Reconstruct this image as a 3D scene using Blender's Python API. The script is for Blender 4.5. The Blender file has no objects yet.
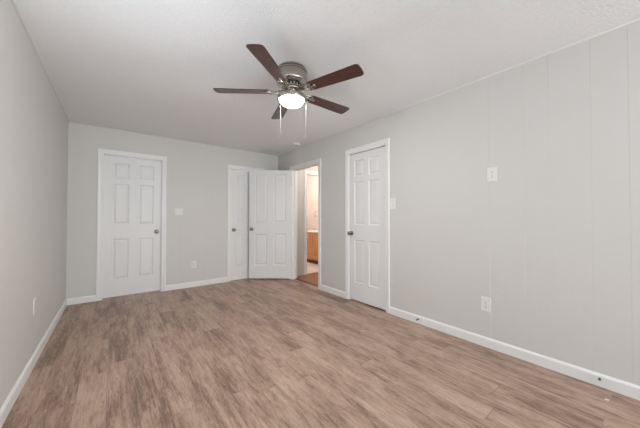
import bpy, bmesh, math, random
from mathutils import Vector, Matrix
S = bpy.context.scene
C = S.collection
PI = math.pi

# ------------------------------------------------------------------ camera
F_PX = 264.87
YAW, PITCH, ROLL = math.radians(37.88), math.radians(0.885), math.radians(0.044)
cd = bpy.data.cameras.new('camera'); cam = bpy.data.objects.new('camera', cd); C.objects.link(cam)
cd.sensor_fit = 'HORIZONTAL'; cd.sensor_width = 36.0; cd.lens = 36.0 * F_PX / 640.0
cd.clip_start = 0.05
fwd = Vector((math.sin(YAW) * math.cos(PITCH), math.cos(YAW) * math.cos(PITCH), math.sin(PITCH)))
rt = Vector((math.cos(YAW), -math.sin(YAW), 0)); up = rt.cross(fwd)
r2 = rt * math.cos(ROLL) + up * math.sin(ROLL); u2 = up * math.cos(ROLL) - rt * math.sin(ROLL)
cam.matrix_world = Matrix(((r2.x, u2.x, -fwd.x, .491), (r2.y, u2.y, -fwd.y, 0), (r2.z, u2.z, -fwd.z, 1.156), (0, 0, 0, 1)))
S.camera = cam

# ------------------------------------------------------------------ light
wd = bpy.data.worlds.new('sky'); S.world = wd; wd.use_nodes = True
wb = wd.node_tree.nodes['Background']
wb.inputs[0].default_value = (.82, .9, 1, 1); wb.inputs[1].default_value = 2.0

def area_light(name, loc, direction, sx, sy, watts, color):
    l = bpy.data.lights.new(name, 'AREA'); l.shape = 'RECTANGLE'; l.size = sx; l.size_y = sy
    l.energy = watts; l.color = color
    o = bpy.data.objects.new(name, l); C.objects.link(o); o.location = loc
    o.rotation_euler = Vector(direction).to_track_quat('-Z', 'Z').to_euler()
    return o
# daylight in the left window, plus fill light from an added, assumed rear window
for zz in (.95, 1.2, 1.45, 1.7):
    area_light('daylight_left_window', (-.03, 1.2, zz), (.75, 1, .55), 1.25, .16, 3.4, (.93, .97, 1))
area_light('rear_fill_light', (2.1, -3.345, 1.4), (-.35, 1, .35), 1.6, 1.1, 100, (.93, .97, 1))  # added fill, aimed to even out the left and far walls

S.view_settings.view_transform = 'Standard'; S.view_settings.look = 'None'
S.view_settings.exposure = 0.24; S.view_settings.gamma = 1.0; S.view_settings.use_curve_mapping = False

# ------------------------------------------------------------------ dimensions
W, D, H, Y0 = 3.148, 4.838, 2.44, -3.40
T = .12
XE, YN = 5.0, 6.5          # outer walls of the rooms beyond

# ------------------------------------------------------------------ materials
def mat(name, rgb, rough=.6, metal=0, bump=None, var=None, emis=None, spec=None):
    m = bpy.data.materials.new(name); m.use_nodes = True
    nt = m.node_tree; N = nt.nodes; K = nt.links; b = N['Principled BSDF']
    b.inputs['Roughness'].default_value = rough; b.inputs['Metallic'].default_value = metal
    if spec is not None: b.inputs['Specular IOR Level'].default_value = spec
    tc = N.new('ShaderNodeTexCoord')
    if var:
        sc, amt = var
        n = N.new('ShaderNodeTexNoise'); n.inputs['Scale'].default_value = sc; n.inputs['Detail'].default_value = 3
        K.new(tc.outputs['Object'], n.inputs['Vector'])
        mx = N.new('ShaderNodeMix'); mx.data_type = 'RGBA'
        mx.inputs['A'].default_value = (*[c * (1 - amt) for c in rgb], 1); mx.inputs['B'].default_value = (*[min(1, c * (1 + amt)) for c in rgb], 1)
        K.new(n.outputs['Fac'], mx.inputs['Factor']); K.new(mx.outputs['Result'], b.inputs['Base Color'])
    else:
        b.inputs['Base Color'].default_value = (*rgb, 1)
    if bump:
        sc, dist, det = bump
        n2 = N.new('ShaderNodeTexNoise'); n2.inputs['Scale'].default_value = sc; n2.inputs['Detail'].default_value = det
        K.new(tc.outputs['Object'], n2.inputs['Vector'])
        bp = N.new('ShaderNodeBump'); bp.inputs['Distance'].default_value = dist; bp.inputs['Strength'].default_value = 1
        K.new(n2.outputs['Fac'], bp.inputs['Height']); K.new(bp.outputs['Normal'], b.inputs['Normal'])
    if emis:
        b.inputs['Emission Color'].default_value = (*emis[0], 1); b.inputs['Emission Strength'].default_value = emis[1]
    return m

M_WALL = mat('grey_wall_paint', (.69, .683, .658), .55, bump=(35, .0012, 4), var=(1.3, .02))
M_CEIL = mat('textured_ceiling', (.905, .92, .93), .9, bump=(85, .0055, 3), var=(80, .07))
M_TRIM = mat('white_trim_paint', (.88, .88, .87), .35, var=(6, .015))
M_DOOR = mat('white_door_paint', (.84, .845, .84), .38, var=(5, .01))
M_NICKEL = mat('brushed_nickel', (.50, .465, .42), .24, 1, bump=(60, .0004, 2))
M_DRUM = mat('brushed_drum_nickel', (.42, .39, .35), .22, 1)
_n = M_DRUM.node_tree; _t = _n.nodes.new('ShaderNodeTangent'); _t.direction_type = 'RADIAL'; _t.axis = 'Z'
_n.links.new(_t.outputs[0], _n.nodes['Principled BSDF'].inputs['Tangent']); _n.nodes['Principled BSDF'].inputs['Anisotropic'].default_value = .85
M_KNOB = mat('satin_nickel_knob', (.30, .275, .245), .25, 1)
M_DARK = mat('dark_vent_metal', (.03, .028, .026), .5, .5)
M_PLATE = mat('white_plastic', (.82, .82, .80), .35)
M_PAINTED = mat('painted_over_plate', (.72, .72, .70), .45)
M_SLOT = mat('dark_slot', (.12, .11, .10), .6)
M_GLOBE = mat('lit_frosted_glass', (.95, .95, .93), .3, emis=((1, .965, .925), 104))
M_DOME = mat('lit_dome_glass', (.9, .8, .7), .3, emis=((1, .85, .72), 2))
M_CHAIN = mat('chain_metal', (.33, .32, .31), .45, .6)
M_RUBBER = mat('rubber_tip', (.1, .1, .1), .7)
M_BATHWALL = mat('cream_bathroom_paint', (.76, .69, .635), .6, var=(2, .02))
M_COUNTER = mat('white_countertop', (.85, .83, .8), .25)
M_THRESH = mat('dark_threshold_wood', (.14, .075, .045), .5, var=(30, .2))
M_CHIP = mat('white_paint_chip', (.8, .78, .75), .7)
M_KICK = mat('dark_toe_kick', (.16, .07, .03), .6)
M_GLASS = mat('window_glass', (.9, .95, 1), .02)
M_GLASS.node_tree.nodes['Principled BSDF'].inputs['Transmission Weight'].default_value = 1

def wood(name, dark, mid, light, stretch, rough):
    m = bpy.data.materials.new(name); m.use_nodes = True
    nt = m.node_tree; N = nt.nodes; K = nt.links; b = N['Principled BSDF']; b.inputs['Roughness'].default_value = rough
    tc = N.new('ShaderNodeTexCoord'); mp = N.new('ShaderNodeMapping'); mp.inputs['Scale'].default_value = stretch
    K.new(tc.outputs['Object'], mp.inputs['Vector'])
    n = N.new('ShaderNodeTexNoise'); n.inputs['Scale'].default_value = 1; n.inputs['Detail'].default_value = 6; n.inputs['Roughness'].default_value = .65
    K.new(mp.outputs['Vector'], n.inputs['Vector'])
    cr = N.new('ShaderNodeValToRGB'); e = cr.color_ramp.elements
    e[0].position = .3; e[0].color = (*dark, 1); e[1].position = .72; e[1].color = (*light, 1)
    k = e.new(.5); k.color = (*mid, 1)
    K.new(n.outputs['Fac'], cr.inputs['Fac']); K.new(cr.outputs['Color'], b.inputs['Base Color'])
    return m
M_BLADE = wood('walnut_blade', (.030, .013, .010), (.065, .023, .015), (.115, .042, .026), (5, 60, 5), .28)
M_OAK = wood('honey_oak', (.50, .23, .10), (.62, .31, .14), (.70, .39, .19), (30, 30, 3), .4)

M_HALL = wood('hall_orange_wood', (.20, .085, .045), (.30, .135, .075), (.38, .19, .11), (4, 40, 4), .35)
def floor_material():
    m = bpy.data.materials.new('vinyl_plank_floor'); m.use_nodes = True
    nt = m.node_tree; N = nt.nodes; K = nt.links; b = N['Principled BSDF']
    def mth(op, a, c=None):
        x = N.new('ShaderNodeMath'); x.operation = op
        for i, v in enumerate((a, c)):
            if v is None: continue
            if isinstance(v, (int, float)): x.inputs[i].default_value = v
            else: K.new(v, x.inputs[i])
        return x.outputs[0]
    tc = N.new('ShaderNodeTexCoord'); sp = N.new('ShaderNodeSeparateXYZ'); K.new(tc.outputs['Object'], sp.inputs[0])
    PW = .155
    row = mth('FLOOR', mth('DIVIDE', sp.outputs['X'], PW))
    wn = N.new('ShaderNodeTexWhiteNoise'); wn.noise_dimensions = '1D'; K.new(row, wn.inputs['W'])
    ysh = mth('ADD', sp.outputs['Y'], mth('MULTIPLY', wn.outputs['Value'], 1.22))
    cb = N.new('ShaderNodeCombineXYZ'); K.new(ysh, cb.inputs['X']); K.new(sp.outputs['X'], cb.inputs['Y'])
    br = N.new('ShaderNodeTexBrick'); K.new(cb.outputs[0], br.inputs['Vector'])
    br.offset = 0
    br.inputs['Scale'].default_value = 1; br.inputs['Brick Width'].default_value = 1.22; br.inputs['Row Height'].default_value = .155
    br.inputs['Mortar Size'].default_value = .0016; br.inputs['Mortar Smooth'].default_value = .3
    br.inputs['Color1'].default_value = (0, 0, 0, 1); br.inputs['Color2'].default_value = (1, 1, 1, 1); br.inputs['Mortar'].default_value = (.5, .5, .5, 1)
    rnd = br.outputs['Color']
    off = mth('MULTIPLY', rnd, 37.0)
    def noise(sx, sy, det, rough, dist=0.0):
        c = N.new('ShaderNodeCombineXYZ')
        K.new(mth('MULTIPLY', sp.outputs['X'], sx), c.inputs['X']); K.new(mth('MULTIPLY', sp.outputs['Y'], sy), c.inputs['Y']); K.new(off, c.inputs['Z'])
        n = N.new('ShaderNodeTexNoise'); n.inputs['Scale'].default_value = 1; n.inputs['Detail'].default_value = det
        n.inputs['Roughness'].default_value = rough; n.inputs['Distortion'].default_value = dist
        K.new(c.outputs[0], n.inputs['Vector']); return n.outputs['Fac']
    broad = noise(9, 1.6, 3, .5, .6)
    grain = noise(55, 4.5, 6, .7, .4)
    fine = noise(170, 20, 5, .8, .3)
    patch = noise(20, 5.0, 6, .75, 1.6)
    v = mth('ADD', mth('MULTIPLY', broad, .42), mth('MULTIPLY', grain, .50))
    v = mth('ADD', v, mth('MULTIPLY', patch, .35)); v = mth('ADD', v, mth('MULTIPLY', fine, .32))
    v = mth('ADD', v, mth('MULTIPLY', rnd, .09))
    v = mth('ADD', v, .0)
    cr = N.new('ShaderNodeValToRGB'); K.new(v, cr.inputs['Fac']); e = cr.color_ramp.elements
    e[0].position = .66; e[0].color = (.13, .080, .060, 1)
    e[1].position = .99; e[1].color = (.58, .43, .34, 1)
    for p_, c_ in ((.755, (.245, .148, .104)), (.83, (.41, .268, .197)), (.90, (.50, .343, .262))):
        k = e.new(p_); k.color = (*c_, 1)
    def thr(f, lo, hi):
        x = N.new('ShaderNodeMapRange'); x.interpolation_type = 'SMOOTHSTEP'; K.new(f, x.inputs['Value'])
        x.inputs['From Min'].default_value = lo; x.inputs['From Max'].default_value = hi; return x.outputs[0]
    crack = thr(noise(120, 12, 5, .75, 1.0), .54, .66); zone = thr(noise(9, 1.8, 3, .6, .8), .44, .62)
    pale = thr(noise(85, 2.2, 3, .6, .3), .60, .72)
    m1 = N.new('ShaderNodeMix'); m1.data_type = 'RGBA'; K.new(mth('MULTIPLY', mth('MULTIPLY', crack, zone), .8), m1.inputs['Factor'])
    K.new(cr.outputs['Color'], m1.inputs['A']); m1.inputs['B'].default_value = (.10, .06, .042, 1)
    m2 = N.new('ShaderNodeMix'); m2.data_type = 'RGBA'; K.new(mth('MULTIPLY', pale, .55), m2.inputs['Factor'])
    K.new(m1.outputs['Result'], m2.inputs['A']); m2.inputs['B'].default_value = (.60, .47, .375, 1)
    seam = N.new('ShaderNodeMix'); seam.data_type = 'RGBA'
    K.new(mth('MULTIPLY', br.outputs['Fac'], .35), seam.inputs['Factor']); K.new(m2.outputs['Result'], seam.inputs['A']); seam.inputs['B'].default_value = (.07, .045, .035, 1)
    # worn, greyer patches
    n3 = N.new('ShaderNodeTexNoise'); n3.inputs['Scale'].default_value = .9; n3.inputs['Detail'].default_value = 2; K.new(tc.outputs['Object'], n3.inputs['Vector'])
    mx = N.new('ShaderNodeMix'); mx.data_type = 'RGBA'
    K.new(mth('MULTIPLY', n3.outputs['Fac'], .25), mx.inputs['Factor']); K.new(seam.outputs['Result'], mx.inputs['A']); mx.inputs['B'].default_value = (.31, .228, .178, 1)
    K.new(mx.outputs['Result'], b.inputs['Base Color'])
    K.new(mth('ADD', mth('MULTIPLY', grain, .25), .30), b.inputs['Roughness'])
    bp = N.new('ShaderNodeBump'); bp.inputs['Distance'].default_value = .0015; bp.inputs['Strength'].default_value = .6
    K.new(mth('SUBTRACT', grain, br.outputs['Fac']), bp.inputs['Height']); K.new(bp.outputs['Normal'], b.inputs['Normal'])
    return m
M_FLOOR = floor_material()

def tile_material():
    m = bpy.data.materials.new('bathroom_floor_tile'); m.use_nodes = True
    N = m.node_tree.nodes; K = m.node_tree.links; b = N['Principled BSDF']; b.inputs['Roughness'].default_value = .35
    tc = N.new('ShaderNodeTexCoord'); br = N.new('ShaderNodeTexBrick'); br.offset = 0
    K.new(tc.outputs['Object'], br.inputs['Vector']); br.inputs['Scale'].default_value = 1
    br.inputs['Brick Width'].default_value = .3; br.inputs['Row Height'].default_value = .3; br.inputs['Mortar Size'].default_value = .004
    br.inputs['Color1'].default_value = (.70, .60, .55, 1); br.inputs['Color2'].default_value = (.74, .64, .58, 1); br.inputs['Mortar'].default_value = (.5, .42, .38, 1)
    K.new(br.outputs['Color'], b.inputs['Base Color']); return m
M_TILE = tile_material()

# ------------------------------------------------------------------ mesh helpers
def link(name, bm, m, parent=None, loc=None, rot=None, smooth=False):
    me = bpy.data.meshes.new(name); bmesh.ops.recalc_face_normals(bm, faces=bm.faces); bm.to_mesh(me); bm.free()
    me.materials.append(m)
    if smooth:
        me.polygons.foreach_set('use_smooth', [True] * len(me.polygons)); me.set_sharp_from_angle(angle=math.radians(35))
    o = bpy.data.objects.new(name, me); C.objects.link(o)
    if parent: o.parent = parent
    if loc: o.location = loc
    if rot: o.rotation_euler = rot
    return o
def tag(o, label=None, cat=None, group=None, kind=None):
    for k, v in (('label', label), ('category', cat), ('group', group), ('kind', kind)):
        if v: o[k] = v
    return o
def empty(name, loc=(0, 0, 0), rot=(0, 0, 0)):
    o = bpy.data.objects.new(name, None); C.objects.link(o); o.location = loc; o.rotation_euler = rot
    o.empty_display_size = .1; return o
def box(bm, x0, x1, y0, y1, z0, z1, bev=0):
    t = bmesh.new()
    bmesh.ops.create_cube(t, size=1)
    for v in t.verts:
        v.co = Vector(((x0 + x1) / 2 + v.co.x * (x1 - x0), (y0 + y1) / 2 + v.co.y * (y1 - y0), (z0 + z1) / 2 + v.co.z * (z1 - z0)))
    if bev: bmesh.ops.bevel(t, geom=t.edges[:], offset=bev, segments=2, affect='EDGES', profile=.5)
    merge(bm, t)
def merge(bm, t, mtx=None):
    if mtx is not None: bmesh.ops.transform(t, matrix=mtx, verts=t.verts)
    me = bpy.data.meshes.new('tmp'); t.to_mesh(me); t.free(); bm.from_mesh(me); bpy.data.meshes.remove(me)
def prism(bm, pts, axis, a0, a1):
    """extrude a 2D outline; axis 'z': pts are (x,y); 'y': (x,z); 'x': (y,z)"""
    def P(u, v, a): return {'z': (u, v, a), 'y': (u, a, v), 'x': (a, u, v)}[axis]
    A = [bm.verts.new(P(u, v, a0)) for u, v in pts]; B = [bm.verts.new(P(u, v, a1)) for u, v in pts]
    n = len(pts)
    bm.faces.new(A[::-1]); bm.faces.new(B)
    for i in range(n): bm.faces.new((A[i], A[(i + 1) % n], B[(i + 1) % n], B[i]))
def lathe(bm, prof, seg=40, mtx=None):
    t = bmesh.new(); rings = []
    for r, z in prof:
        if r < 1e-5: rings.append([t.verts.new((0, 0, z))])
        else: rings.append([t.verts.new((r * math.cos(2 * PI * i / seg), r * math.sin(2 * PI * i / seg), z)) for i in range(seg)])
    for a, b in zip(rings, rings[1:]):
        for i in range(seg):
            j = (i + 1) % seg
            if len(a) == 1 and len(b) == 1: continue
            if len(a) == 1: t.faces.new((a[0], b[i], b[j]))
            elif len(b) == 1: t.faces.new((a[i], b[0], a[j]))
            else: t.faces.new((a[i], b[i], b[j], a[j]))
    merge(bm, t, mtx)
def tube(bm, pts, r, seg=10, closed=False):
    pts = [Vector(p) for p in pts]; n = len(pts); rings = []; t = bmesh.new()
    for i, p in enumerate(pts):
        a = pts[(i - 1) % n] if (closed or i > 0) else p; b = pts[(i + 1) % n] if (closed or i < n - 1) else p
        d = (b - a).normalized(); ref = Vector((0, 0, 1)) if abs(d.z) < .9 else Vector((1, 0, 0))
        u = d.cross(ref).normalized(); v = d.cross(u)
        rr = r[i] if isinstance(r, (list, tuple)) else r
        rings.append([t.verts.new(p + (u * math.cos(2 * PI * k / seg) + v * math.sin(2 * PI * k / seg)) * rr) for k in range(seg)])
    rg = range(n) if closed else range(n - 1)
    for i in rg:
        A, B = rings[i], rings[(i + 1) % n]
        for k in range(seg): t.faces.new((A[k], A[(k + 1) % seg], B[(k + 1) % seg], B[k]))
    if not closed: t.faces.new(rings[0][::-1]); t.faces.new(rings[-1])
    merge(bm, t)

# ------------------------------------------------------------------ room shell
def struct(name, bm, m, label, cat='wall'):
    return tag(link(name, bm, m), label, cat, kind='structure')

bm = bmesh.new(); box(bm, -T, 3.24, Y0 - T, D + T, -.1, 0); box(bm, 3.24, XE + T, Y0 - T, 3.2, -.1, 0)
struct('floor', bm, M_FLOOR, 'grey brown wood plank floor with pale worn streaks', 'floor')
bm = bmesh.new(); box(bm, 3.24, XE + T, 3.2, 4.52, -.1, 0)
struct('floor_hall', bm, M_HALL, 'reddish orange wood floor in the hallway', 'floor')
bm = bmesh.new(); box(bm, 3.24, XE + T, 4.52, YN + T, -.1, 0.002)
struct('floor_bathroom', bm, M_TILE, 'pale pinkish bathroom floor beyond the doorway', 'floor')
bm = bmesh.new(); box(bm, -T, XE + T, Y0 - T, YN + T, H, H + .1)
struct('ceiling', bm, M_CEIL, 'off white textured ceiling above the whole room', 'ceiling')

GW, GD = .0035, .0015
def wall_strip(bm, axis, face, back, a0, a1, z0, z1, grooves):
    """wall piece along one axis with V grooves cut in its room face"""
    s = 1 if face < back else -1
    pts = [(a0, face)]
    for g in sorted(grooves):
        if a0 + .02 < g < a1 - .02: pts += [(g - GW / 2, face), (g, face + s * GD), (g + GW / 2, face)]
    pts += [(a1, face), (a1, back), (a0, back)]
    if axis == 'y': pts = [(f, a) for a, f in pts]
    prism(bm, pts, 'z', z0, z1)
def wall(name, axis, face, back, a0, a1, openings, grooves, m, label):
    bm = bmesh.new(); cur = a0
    for (o0, o1, zb, zt) in sorted(openings):
        wall_strip(bm, axis, face, back, cur, o0, 0, H, grooves)
        wall_strip(bm, axis, face, back, o0, o1, zt, H, grooves)
        if zb > 0: wall_strip(bm, axis, face, back, o0, o1, 0, zb, grooves)
        cur = o1
    wall_strip(bm, axis, face, back, cur, a1, 0, H, grooves)
    return struct(name, bm, m, label)

ZT = 2.07
wall('wall_right', 'y', W, W + T, Y0 - T, D + T, [(2.085, 2.745, 0, ZT), (3.45, 4.285, 0, ZT)],
     [.94, .684, .526, .294, .12, -.28, -.60, 3.08], M_WALL, 'long grey panelled wall on the right with faint vertical grooves')
wall('wall_back', 'x', D, D + T, -T, W + T - .001, [(.364, 1.09, 0, ZT), (2.172, 2.795, 0, ZT)],
     [.345, .10, 1.325, 1.72], M_WALL, 'grey panelled far wall with two white doors')
wall('wall_left', 'y', 0, -T, Y0 - T, YN + T, [(.5, 1.9, .75, 2.05)],
     [4.42, 3.2, 2.4], M_WALL, 'grey panelled wall on the left edge of the room')
wall('wall_rear', 'x', Y0, Y0 - T, -T, XE + T, [(1.2, 3.0, .72, 2.08)], [], M_WALL, 'grey wall behind the camera with an added window opening')  # opening added for the rear fill light
# rooms beyond the doorway
wall('wall_hall_end', 'x', 4.47, 4.57, W + T, XE, [(3.62, 4.33, 0, ZT)], [], M_WALL, 'grey hallway wall around the bathroom opening')
bm = bmesh.new(); box(bm, W + T, XE, 3.18, 3.28, 0, H); struct('wall_hall_near', bm, M_WALL, 'grey near wall of the hallway')
bm = bmesh.new(); box(bm, 4.55, 4.65, 3.28, 4.47, 0, H); struct('wall_hall_side', bm, M_WALL, 'grey side wall of the hallway')
bm = bmesh.new(); box(bm, XE, XE + T, Y0, YN + T, 0, H); struct('wall_bathroom_right', bm, M_BATHWALL, 'cream bathroom wall behind the oak vanity')
bm = bmesh.new(); box(bm, -T, XE, YN, YN + T, 0, H); struct('wall_bathroom_end', bm, M_BATHWALL, 'cream end wall of the bathroom')
bm = bmesh.new(); box(bm, 3.36, 3.46, 4.57, YN, 0, H); struct('wall_bathroom_left', bm, M_BATHWALL, 'cream left wall of the bathroom')

# baseboards: small ogee-like profile
def base_prof(d=.013, h=.086): return [(0, 0), (d, 0), (d, h - .016), (d * .72, h - .008), (d * .35, h), (0, h)]
def baseboard(name, axis, face, s, spans, label):
    bm = bmesh.new()
    for a0, a1 in spans:
        prism(bm, [(face + s * u, v) for u, v in base_prof()], 'y' if axis == 'y' else 'x', a0, a1)
    return struct(name, bm, M_TRIM, label, 'baseboard')
baseboard('baseboard_right', 'y', W, -1, [(Y0, 2.03), (2.797, 3.386), (4.349, D)], 'white baseboard along the right wall')
baseboard('baseboard_back', 'x', D, -1, [(.013, .303), (1.150, 2.116), (2.852, W - .013)], 'white baseboard along the far wall')
baseboard('baseboard_left', 'y', 0, 1, [(Y0, D)], 'white baseboard along the left wall')
baseboard('baseboard_rear', 'x', Y0, 1, [(.013, W - .013)], 'white baseboard behind the camera')

# thin strips where walls meet the ceiling
def strip(name, pts, a0, a1, label, m=M_TRIM):
    bm = bmesh.new(); prism(bm, pts, 'y', a0, a1); struct(name, bm, m, label, 'trim')
strip('trim_1', [(W, H), (W - .007, H), (W - .006, H - .003), (W - .003, H - .006), (W, H - .007)], Y0, 2.15, 'thin white strip where the right wall meets the ceiling')
strip('trim_2', [(0, H), (.010, H), (.009, H - .006), (.005, H - .010), (0, H - .012)], Y0, D, 'thin strip where the left wall meets the ceiling', M_WALL)

# door casings (frame of mitred boards around an opening) + jamb lining
def casing(name, axis, face, s, o0, o1, cw, top_w, label, jamb_depth=T, left=True, m=M_TRIM):
    """s = direction from wall into the room"""
    bm = bmesh.new(); th = .016; R0, R1 = o0 - cw, o1 + cw; Z1 = ZT + top_w
    def P(a, d, z): return (a, face + s * d, z) if axis == 'x' else (face + s * d, a, z)
    # moulding profile: (fraction from inner edge, thickness)
    prof = [(0, .0), (0, .009), (.12, .012), (.30, .0105), (.70, .0155), (.93, .0165), (1, .013), (1, 0)]
    rings = []
    for f, d in prof:
        rings.append([bm.verts.new(P(o0 - f * cw, d, 0)), bm.verts.new(P(o0 - f * cw, d, ZT + f * top_w)),
                      bm.verts.new(P(o1 + f * cw, d, ZT + f * top_w)), bm.verts.new(P(o1 + f * cw, d, 0))])
    for a, b in zip(rings, rings[1:]):
        for i in range(3): bm.faces.new((a[i], a[i + 1], b[i + 1], b[i]))
    for k in (0, 3): bm.faces.new([r[k] for r in rings])
    # jamb lining
    def jb(a0, a1, z0, z1, d0=-jamb_depth, d1=.004):
        ys = sorted((face + s * d0, face + s * d1))
        if axis == 'x': box(bm, a0, a1, ys[0], ys[1], z0, z1)
        else: box(bm, ys[0], ys[1], a0, a1, z0, z1)
    jt = .012
    jb(o0 - .004, o0 + jt - .004, 0, ZT); jb(o1 - jt + .004, o1 + .004, 0, ZT); jb(o0, o1, ZT - jt + .004, ZT + .004)
    return struct(name, bm, m, label, 'door frame'), jb
casing('trim_3', 'x', D, -1, .364, 1.09, .060, .062, 'white frame around the six panel door on the left')
casing('trim_4', 'x', D, -1, 2.172, 2.795, .055, .062, 'white frame partly hidden behind the open door')
casing('trim_5', 'y', W, -1, 3.45, 4.285, .064, .066, 'white frame around the open doorway to the hall')
casing('trim_6', 'y', W, -1, 2.085, 2.745, .054, .068, 'white frame around the closed door in the right wall')
casing('trim_7', 'x', 4.47, -1, 3.62, 4.33, .066, .070, 'white frame around the bathroom opening', .1)

# door stops inside frames
bm = bmesh.new(); box(bm, W + .055, W + .067, 4.262, 4.277, 0, ZT - .02); box(bm, W + .055, W + .067, 3.458, 3.47, 0, ZT - .02); box(bm, W + .055, W + .067, 3.458, 4.277, ZT - .022, ZT - .008)
struct('trim_8', bm, M_TRIM, 'white door stop moulding inside the open doorway frame', 'trim')
bm = bmesh.new(); prism(bm, [(3.205, 0), (3.275, 0), (3.262, .009), (3.218, .009)], 'y', 3.462, 4.273)
struct('trim_9', bm, M_THRESH, 'dark wooden threshold strip on the floor of the open doorway', 'threshold')

# ------------------------------------------------------------------ windows out of frame: left wall, and an added rear one for light
def window(n, axis, face, back, a0, a1, z0, z1, label):
    e = empty('window_%d' % n); tag(e, label, 'window', kind='structure')
    def bx(bm, a, b, d0, d1, c, d):
        lo, hi = sorted((face + (back - face) * d0, face + (back - face) * d1))
        if axis == 'x': box(bm, a, b, lo, hi, c, d)
        else: box(bm, lo, hi, a, b, c, d)
    bm = bmesh.new(); f = .045
    for (a, b, c, d) in ((a0, a0 + f, z0, z1), (a1 - f, a1, z0, z1), (a0 + f, a1 - f, z0, z0 + f), (a0 + f, a1 - f, z1 - f, z1)): bx(bm, a, b, .45, .85, c, d)
    mid = (z0 + z1) / 2; bx(bm, a0 + f, a1 - f, .55, .85, mid - .02, mid + .02)
    link('window_frame', bm, M_TRIM, e)
    bm = bmesh.new(); bx(bm, a0 + f, a1 - f, .70, .72, z0 + f, z1 - f); link('pane', bm, M_GLASS, e)
    bm = bmesh.new(); bx(bm, a0 - .04, a1 + .04, -.25, .0, z0 - .03, z0); link('window_sill', bm, M_TRIM, e)
    return e
window(1, 'y', 0, -T, .5, 1.9, .75, 2.05, 'window in the left wall just outside the photo')
window(2, 'x', Y0, Y0 - T, 1.2, 3.0, .72, 2.08, 'added wide window behind the camera, assumed, to light the room')

# ------------------------------------------------------------------ doors
def panel_slab(w, h, th, cols, rows):
    """six panel slab: local x along width, z up, front face at y=0, back at y=th"""
    bm = bmesh.new()
    xs = sorted({0, w, *[v for c in cols for v in c]}); zs = sorted({0, h, *[v for r in rows for v in r]})
    for yf, s in ((0, 1), (th, -1)):
        def q(x0, x1, z0, z1, y=0): return [(x0, yf + s * y, z0), (x1, yf + s * y, z0), (x1, yf + s * y, z1), (x0, yf + s * y, z1)]
        for i in range(len(xs) - 1):
            for j in range(len(zs) - 1):
                x0, x1, z0, z1 = xs[i], xs[i + 1], zs[j], zs[j + 1]
                if (x0, x1) in cols and (z0, z1) in rows:
                    rings = []
                    for ins, dep in ((0, 0), (.005, .0045), (.012, .0095), (.020, .0095), (.036, .0035), (.040, .0028)):
                        rings.append([bm.verts.new(v) for v in q(x0 + ins, x1 - ins, z0 + ins, z1 - ins, dep)])
                    for a, b in zip(rings, rings[1:]):
                        for k in range(4): bm.faces.new((a[k], a[(k + 1) % 4], b[(k + 1) % 4], b[k]))
                    bm.faces.new(rings[-1])
                else: bm.faces.new([bm.verts.new(v) for v in q(x0, x1, z0, z1)])
    for a, b in (((0, 0), (w, 0)), ((w, 0), (w, h)), ((w, h), (0, h)), ((0, h), (0, 0))):
        bm.faces.new([bm.verts.new(v) for v in ((a[0], 0, a[1]), (b[0], 0, b[1]), (b[0], th, b[1]), (a[0], th, a[1]))])
    bmesh.ops.remove_doubles(bm, verts=bm.verts, dist=1e-5)
    return bm
def knob(parent, x, z, y, s):
    """round knob on the face at y, pointing along s*y"""
    bm = bmesh.new()
    prof = [(0, 0), (.032, 0), (.032, .003), (.029, .007), (.016, .010), (.0115, .014), (.0105, .026), (.013, .031), (.020, .035),
            (.0262, .043), (.0275, .050), (.0262, .057), (.021, .063), (.012, .067), (0, .068)]
    m = Matrix.Translation((x, y, z)) @ Matrix.Rotation(PI / 2 if s < 0 else -PI / 2, 4, 'X')
    lathe(bm, prof, 32, m); return link('door_knob', bm, M_KNOB, parent, smooth=True)
def hinge(parent, x, z, y):
    bm = bmesh.new()
    for k in range(5): lathe(bm, [(0, 0), (.0062, 0), (.0062, .017), (0, .017)], 14, Matrix.Translation((x, y, z - .044 + k * .0178)))
    lathe(bm, [(0, .0), (.0045, .0), (.006, .003), (.003, .007), (0, .008)], 14, Matrix.Translation((x, y, z + .045)))
    box(bm, x - .015, x + .015, y + .004, y + .0065, z - .044, z + .044)
    return link('hinge', bm, M_TRIM, parent, smooth=True)
def make_door(n, w, h, stile, mull, label, knob_x, hinge_x, loc, rotz, hinges=True, tall=False):
    cw = (w - 2 * stile - mull) / 2
    cols = [(stile, stile + cw), (stile + cw + mull, w - stile)]
    rows = [(.245, .835), (1.045, 1.955)] if tall else [(.245, .835), (1.045, 1.640), (1.715, 1.945)]
    d = link('door_%d' % n, panel_slab(w, h, .035, cols, rows), M_DOOR, None, loc, (0, 0, rotz))
    tag(d, label, 'door', kind='structure')
    knob(d, knob_x, .925, 0, -1); knob(d, knob_x, .925, .035, 1)
    if hinges:
        for z in (.28, 1.05, 1.80): hinge(d, hinge_x, z, -.006)
    return d
DH = 2.036
# local x runs to the viewer's right for a door seen from the room
make_door(1, .712, DH - .006, .105, .120, 'closed white six panel door in the far wall near the left corner', .650, 0, (.371, D + .034, .016), 0, hinges=False)
make_door(2, .607, DH, .095, .095, 'narrow white closet door partly hidden behind the open door', .052, .607, (2.180, D + .004, .012), 0, tall=True)
make_door(3, .640, DH, .100, .088, 'closed white six panel door in the right wall beside the light switch', .045, .643, (W + .004, 2.735, .018), -PI / 2)
TH = math.radians(38)
# open door: free edge is local x=0, hinge edge local x=.8
hx, hy = W - .012, 4.272
make_door(4, .802, DH, .105, .120, 'open white panel door swung back beside the hall doorway', .052, .806,
          (hx - .802 * math.cos(TH), hy + .802 * math.sin(TH), .022), -TH, tall=True)

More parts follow.
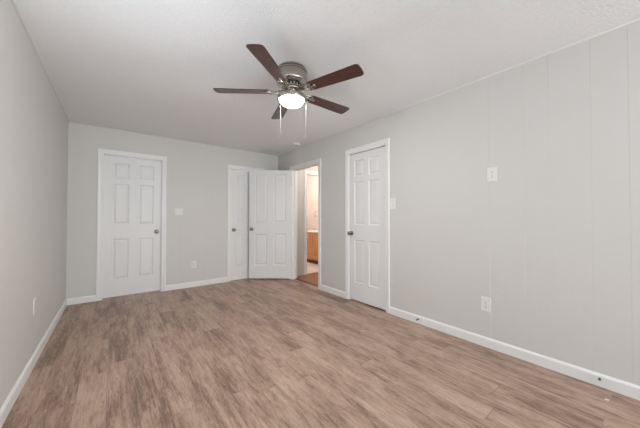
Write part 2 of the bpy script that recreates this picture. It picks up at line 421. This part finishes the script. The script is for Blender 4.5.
# ------------------------------------------------------------------ switches and outlets (local: plate in XZ, facing -Y)
def rounded_plate(w, h, d):
    bm = bmesh.new(); box(bm, -w / 2, w / 2, -d, 0, -h / 2, h / 2, .002); return bm
def face_rot(side): return {'back': (0, 0, 0), 'right': (0, 0, -PI / 2), 'left': (0, 0, PI / 2)}[side]
def screw(e, x, z):
    bm = bmesh.new(); lathe(bm, [(0, 0), (.0032, 0), (.003, .001), (0, .0015)], 12, Matrix.Translation((x, -.006, z)) @ Matrix.Rotation(PI / 2, 4, 'X'))
    link('screw', bm, M_CHAIN, e)
def outlet(loc, side, label, w=.078, h=.124, m=M_PLATE):
    e = empty('electrical_outlet', loc, face_rot(side)); tag(e, label, 'outlet')
    link('cover_plate', rounded_plate(w, h, .006), m, e)
    for z in (-.0205, .0205):
        bm = bmesh.new()
        pts = [(.0165 * math.cos(a) * 1.0, max(-.0125, min(.0125, .0165 * math.sin(a)))) for a in [2 * PI * k / 24 for k in range(24)]]
        prism(bm, [(u, v + z) for u, v in pts], 'y', -.0075, -.0055)
        r = link('socket_face', bm, m, e)
        bm = bmesh.new(); box(bm, -.0075, -.0050, -.0079, -.0070, z - .002, z + .007); box(bm, .0050, .0075, -.0079, -.0070, z - .002, z + .006)
        lathe(bm, [(0, 0), (.0028, 0), (.0028, .0006), (0, .0006)], 12, Matrix.Translation((0, -.0074, z - .0075)) @ Matrix.Rotation(PI / 2, 4, 'X'))
        link('slot', bm, M_SLOT, r)
    screw(e, 0, 0); return e
def switch(loc, side, label, gangs, w, h):
    e = empty('light_switch', loc, face_rot(side)); tag(e, label, 'light switch')
    link('cover_plate', rounded_plate(w, h, .006), M_PLATE, e)
    for g in range(gangs):
        x = (g - (gangs - 1) / 2) * .046
        bm = bmesh.new(); prism(bm, [(-.005, -.011), (-.008, .010), (-.017, .008), (-.015, .0)], 'x', x - .0045, x + .0045)
        link('toggle', bm, M_PLATE, e)
        for z in (-.03, .03): screw(e, x, z)
    return e
outlet((1.560, D, .372), 'back', 'white wall outlet low on the far wall between the two doors')
outlet((W, .915, 1.548), 'right', 'white wall outlet mounted high on the right wall')
outlet((W, .975, .378), 'right', 'white wall outlet low on the right wall above the baseboard')
outlet((0, 3.055, .46), 'left', 'painted over pale wall outlet low on the left wall', m=M_PAINTED)
switch((1.327, D, 1.256), 'back', 'double light switch on the far wall beside the left door', 2, .112, .112)
switch((W, 1.982, 1.332), 'right', 'white light switch on the right wall beside the closed door', 1, .082, .130)

# ------------------------------------------------------------------ ceiling fan
FX, FY = 1.690, 1.940
fan = empty('ceiling_fan', (FX, FY, H)); tag(fan, 'brushed nickel ceiling fan with five dark wood blades and a lit bowl', 'ceiling fan')
bm = bmesh.new()
lathe(bm, [(0, 0), (.118, 0), (.122, -.003), (.122, -.012), (.117, -.014), (.117, -.018), (.128, -.022), (.134, -.028), (.134, -.040), (.129, -.042), (.129, -.046), (.133, -.048),
           (.133, -.112), (.130, -.122), (.122, -.132), (.108, -.140), (.088, -.145), (0, -.145)], 64)
link('motor_housing', bm, M_DRUM, fan, smooth=True)
bm = bmesh.new()
lathe(bm, [(0, -.143), (.080, -.143), (.080, -.166), (.072, -.172), (0, -.172)], 48); hub_dark = link('vent_ring', bm, M_DARK, fan, smooth=True)
bm = bmesh.new()
for k in range(20):
    a = 2 * PI * k / 20; t = bmesh.new(); box(t, .079, .088, -.005, .005, -.168, -.144); merge(bm, t, Matrix.Rotation(a, 4, 'Z'))
lathe(bm, [(.079, -.166), (.090, -.166), (.090, -.171), (.079, -.171), (.079, -.166)], 48)
link('vent_fin', bm, M_NICKEL, fan)
bm = bmesh.new()
lathe(bm, [(0, -.170), (.076, -.170), (.080, -.175), (.078, -.186), (.060, -.192), (0, -.192)], 48)
link('blade_hub', bm, M_NICKEL, fan, smooth=True)
bm = bmesh.new()
pr = [(0, -.190), (.046, -.190), (.052, -.196), (.053, -.232), (.060, -.240), (.090, -.246), (.112, -.253), (.122, -.261), (.1255, -.266), (.1265, -.286), (.124, -.294), (.114, -.297), (.104, -.293), (0, -.270)]
lathe(bm, pr, 56)
for k in range(24):
    a = 2 * PI * k / 24; t = bmesh.new(); box(t, .050, .0555, -.0025, .0025, -.230, -.198); merge(bm, t, Matrix.Rotation(a, 4, 'Z'))
link('light_fitter', bm, M_NICKEL, fan, (0, 0, .022), smooth=True)
bm = bmesh.new()
lathe(bm, [(.103, -.285)] + [(.104 * math.cos(a), -.291 - .056 * math.sin(a)) for a in [PI / 2 * k / 14 for k in range(14)]] + [(0, -.347)], 56)
link('glass_bowl', bm, M_GLOBE, fan, (0, 0, .022), smooth=True)

PHI0 = 2.528; TAU = -.171; BZ = -.200
def blade_outline():
    r0, r1, w0, w1 = .178, .655, .052, .064
    pts = []
    def corner(cx, cy, rx, ry, a0, a1, n=6):
        for k in range(n + 1):
            a = a0 + (a1 - a0) * k / n; pts.append((cx + rx * math.cos(a), cy + ry * math.sin(a)))
    corner(r1 - .030, w1 - .022, .026, .022, PI / 2, 0)
    pts.append((r1, 0))
    corner(r1 - .030, -w1 + .022, .026, .022, 0, -PI / 2)
    corner(r0 + .022, -w0 + .022, .022, .022, -PI / 2, -PI)
    corner(r0 + .022, w0 - .022, .022, .022, PI, PI / 2)
    return pts
bo = blade_outline()
for k in range(5):
    a = PHI0 + k * 2 * PI / 5
    bm = bmesh.new(); prism(bm, bo, 'z', -.003, .003)
    bmesh.ops.bevel(bm, geom=[e for e in bm.edges if abs(e.verts[0].co.z - e.verts[1].co.z) < 1e-6], offset=.001, segments=1, affect='EDGES')
    # pitch about the blade's own axis
    b = link('blade', bm, M_BLADE, fan, (0, 0, BZ)); b.rotation_euler = (TAU, 0, a); b.rotation_mode = 'XYZ'
    b['label'] = 'dark reddish brown wooden blade'
    # scrolled iron holding the blade
    bm = bmesh.new()
    for s in (-1, 1):
        tube(bm, [(.070, s * .010, .016), (.100, s * .012, .006), (.130, s * .020, -.004), (.158, s * .034, -.006), (.185, s * .040, -.006), (.200, s * .034, -.006), (.200, s * .020, -.006), (.200, s * .009, -.006), (.178, s * .010, -.006), (.166, s * .022, -.006)],
             [.006, .006, .0055, .005, .005, .005, .005, .005, .0045, .004], 8)
        lathe(bm, [(0, -.009), (.010, -.009), (.010, -.003), (0, -.003)], 14, Matrix.Translation((.205, s * .030, 0)))
        lathe(bm, [(0, -.012), (.0045, -.011), (.0055, -.008), (0, -.008)], 10, Matrix.Translation((.205, s * .030, 0)))
    tube(bm, [(.070, 0, .016), (.11, 0, .004), (.150, 0, -.006), (.190, 0, -.007), (.235, 0, -.006)], [.008, .007, .005, .006, .007], 8)
    lathe(bm, [(0, -.011), (.010, -.010), (.013, -.006), (.013, -.003), (0, -.003)], 16, Matrix.Translation((.236, 0, 0)))
    br = link('blade_arm', bm, M_NICKEL, fan, (0, 0, BZ), smooth=True); br.rotation_euler = (TAU, 0, a)

cr_, cf_ = Vector((math.cos(YAW), -math.sin(YAW), 0)), Vector((math.sin(YAW), math.cos(YAW), 0))
def pull_chain(lat, dep, zend):
    o = cr_ * lat + cf_ * dep; o0 = o * (.055 / o.length); bm = bmesh.new()
    n = int((-.262 - zend) / .0062)
    tube(bm, [(o0.x, o0.y, -.222), (o.x * .8, o.y * .8, -.232), (o.x, o.y, -.245), (o.x, o.y, -.268)], .0011, 6)
    tube(bm, [(o.x, o.y, -.262), (o.x, o.y, zend)], .0006, 6)
    for k in range(n):
        lathe(bm, [(0, .0018), (.0013, .001), (.0013, -.001), (0, -.0018)], 6, Matrix.Translation((o.x, o.y, -.264 - k * .0062)))
    ch = link('pull_chain', bm, M_CHAIN, fan, smooth=True)
    bm = bmesh.new()
    lathe(bm, [(0, .004), (.003, .002), (.0045, -.006), (.0065, -.018), (.006, -.026), (.002, -.030), (0, -.030)], 14, Matrix.Translation((o.x, o.y, zend)))
    link('pendant', bm, M_NICKEL, ch, smooth=True)
pull_chain(.120, .055, -.560); pull_chain(-.108, .080, -.535)

# ------------------------------------------------------------------ small fittings
sm = empty('smoke_detector', (2.965, 3.84, H)); tag(sm, 'small round white smoke detector on the ceiling near the hall doorway', 'smoke detector')
bm = bmesh.new(); lathe(bm, [(0, 0), (.062, 0), (.063, -.008), (.058, -.012), (.056, -.024), (.048, -.032), (.030, -.036), (0, -.036)], 40); link('housing', bm, M_PLATE, sm, smooth=True)
bm = bmesh.new(); lathe(bm, [(0, -.035), (.020, -.035), (.020, -.040), (.016, -.043), (0, -.043)], 24); link('sensor_vent', bm, M_SLOT, sm, smooth=True)

def door_stop(y, z, ln, label):
    e = empty('door_stop', (W - .013, y, z)); tag(e, label, 'door stop')
    rot = Matrix.Rotation(-PI / 2, 4, 'Y')
    bm = bmesh.new(); lathe(bm, [(0, 0), (.011 if ln > .01 else .007, 0), (.010 if ln > .01 else .0065, .004), (.005, .008), (0, .009)], 20, rot); link('base', bm, M_KNOB, e, smooth=True)
    bm = bmesh.new(); pts = [(-.006 - ln * k / 60, .0045 * math.cos(k * .9), .0045 * math.sin(k * .9)) for k in range(61)]
    tube(bm, pts, .0010, 5); link('spring', bm, M_KNOB, e, smooth=True)
    bm = bmesh.new(); lathe(bm, [(0, ln), (.006, ln), (.0075, ln + .004), (.0065, ln + .012), (0, ln + .013)], 18, rot); link('tip', bm, M_RUBBER, e, smooth=True)
door_stop(1.643, .050, .030, 'small spring door stop on the right baseboard near the closed door')
door_stop(.269, .055, .006, 'small stubby door stop on the right baseboard at the right edge of the photo')

random.seed(4)
def chip(x, y, r, label):
    bm = bmesh.new(); n = 9
    pts = [(r * (.6 + .5 * random.random()) * math.cos(2 * PI * k / n), r * .6 * (.6 + .5 * random.random()) * math.sin(2 * PI * k / n)) for k in range(n)]
    prism(bm, pts, 'z', 0, .0015); o = link('paint_chip', bm, M_CHIP, None, (x, y, 0), (0, 0, random.random() * 3)); tag(o, label, 'paint chip')
chip(2.983, 0.223, .014, 'tiny white paint chip on the floor near the right baseboard')

# ------------------------------------------------------------------ bathroom beyond the doorway
van = empty('bathroom_vanity', (4.46, 5.45, 0)); tag(van, 'honey oak bathroom vanity cabinet with white countertop seen through the doorway', 'vanity')
y0, y1 = -.46, .46; dx = .535
bm = bmesh.new(); box(bm, .0, dx, y0, y1, .10, .785); link('cabinet_body', bm, M_OAK, van)
bm = bmesh.new(); box(bm, .06, dx, y0 + .01, y1 - .01, .0, .10); link('toe_kick', bm, M_KICK, van)
bm = bmesh.new(); box(bm, -.02, dx, y0 - .015, y1 + .015, .785, .815, .004); box(bm, dx - .02, dx, y0, y1, .815, .90); link('countertop', bm, M_COUNTER, van)
for ya in (y0 + .02, .01):
    t = panel_slab(.43, .62, .018, [(.055, .375)], [(.055, .565)])
    d = link('cabinet_door', t, M_OAK, van, (-.018, ya + .43, .13), (0, 0, -PI / 2))
    bm = bmesh.new(); kx = .03 if ya > 0 else .40
    lathe(bm, [(0, 0), (.006, 0), (.006, .012), (.013, .018), (.012, .024), (0, .027)], 18, Matrix.Translation((kx if ya < 0 else .40, 0, .57)) @ Matrix.Rotation(PI / 2, 4, 'X'))
    link('cabinet_knob', bm, M_KNOB, d, smooth=True)
tr = empty('towel_ring', (XE, 5.97, 1.345)); tag(tr, 'small metal towel ring on the cream wall above the vanity', 'towel ring')
bm = bmesh.new(); lathe(bm, [(0, 0), (.024, 0), (.022, .008), (.010, .012), (.009, .04), (0, .042)], 20, Matrix.Rotation(-PI / 2, 4, 'Y')); link('mount', bm, M_NICKEL, tr, smooth=True)
bm = bmesh.new(); tube(bm, [(-.036, .075 * math.sin(2 * PI * k / 28), -.075 + .075 * math.cos(2 * PI * k / 28)) for k in range(28)], .005, 8, True); link('ring', bm, M_NICKEL, tr, smooth=True)
bl = empty('ceiling_light', (4.2, 5.45, H)); tag(bl, 'round lit ceiling light inside the bathroom', 'ceiling light')
bm = bmesh.new(); lathe(bm, [(0, 0), (.15, 0), (.15, -.02), (.14, -.025), (0, -.025)], 32); link('base', bm, M_NICKEL, bl, smooth=True)
bm = bmesh.new(); lathe(bm, [(.135, -.025)] + [(.135 * math.cos(a), -.025 - .07 * math.sin(a)) for a in [PI / 2 * k / 8 for k in range(8)]] + [(0, -.095)], 32); link('glass_dome', bm, M_DOME, bl, smooth=True)
l = bpy.data.lights.new('bathroom_bulb', 'POINT'); l.energy = 27; l.color = (1, .87, .78); l.shadow_soft_size = .1
lo = bpy.data.objects.new('bathroom_bulb', l); C.objects.link(lo); lo.parent = bl; lo.location = (0, 0, -.22)

hl = empty('ceiling_light', (3.95, 3.80, H)); tag(hl, 'small round ceiling light, added out of view to brighten the hallway', 'ceiling light')  # unseen fixture added because the hallway came out too dark
bm = bmesh.new(); lathe(bm, [(0, 0), (.12, 0), (.12, -.02), (.11, -.025), (0, -.025)], 32); link('base', bm, M_NICKEL, hl, smooth=True)
bm = bmesh.new(); lathe(bm, [(.105, -.025)] + [(.105 * math.cos(a), -.025 - .06 * math.sin(a)) for a in [PI / 2 * k / 8 for k in range(8)]] + [(0, -.085)], 32); link('glass_dome', bm, M_DOME, hl, smooth=True)
l = bpy.data.lights.new('hall_fill_bulb', 'POINT'); l.energy = 9; l.color = (1, .88, .80); l.shadow_soft_size = .08
lo = bpy.data.objects.new('hall_fill_bulb', l); C.objects.link(lo); lo.parent = hl; lo.location = (0, 0, -.2)
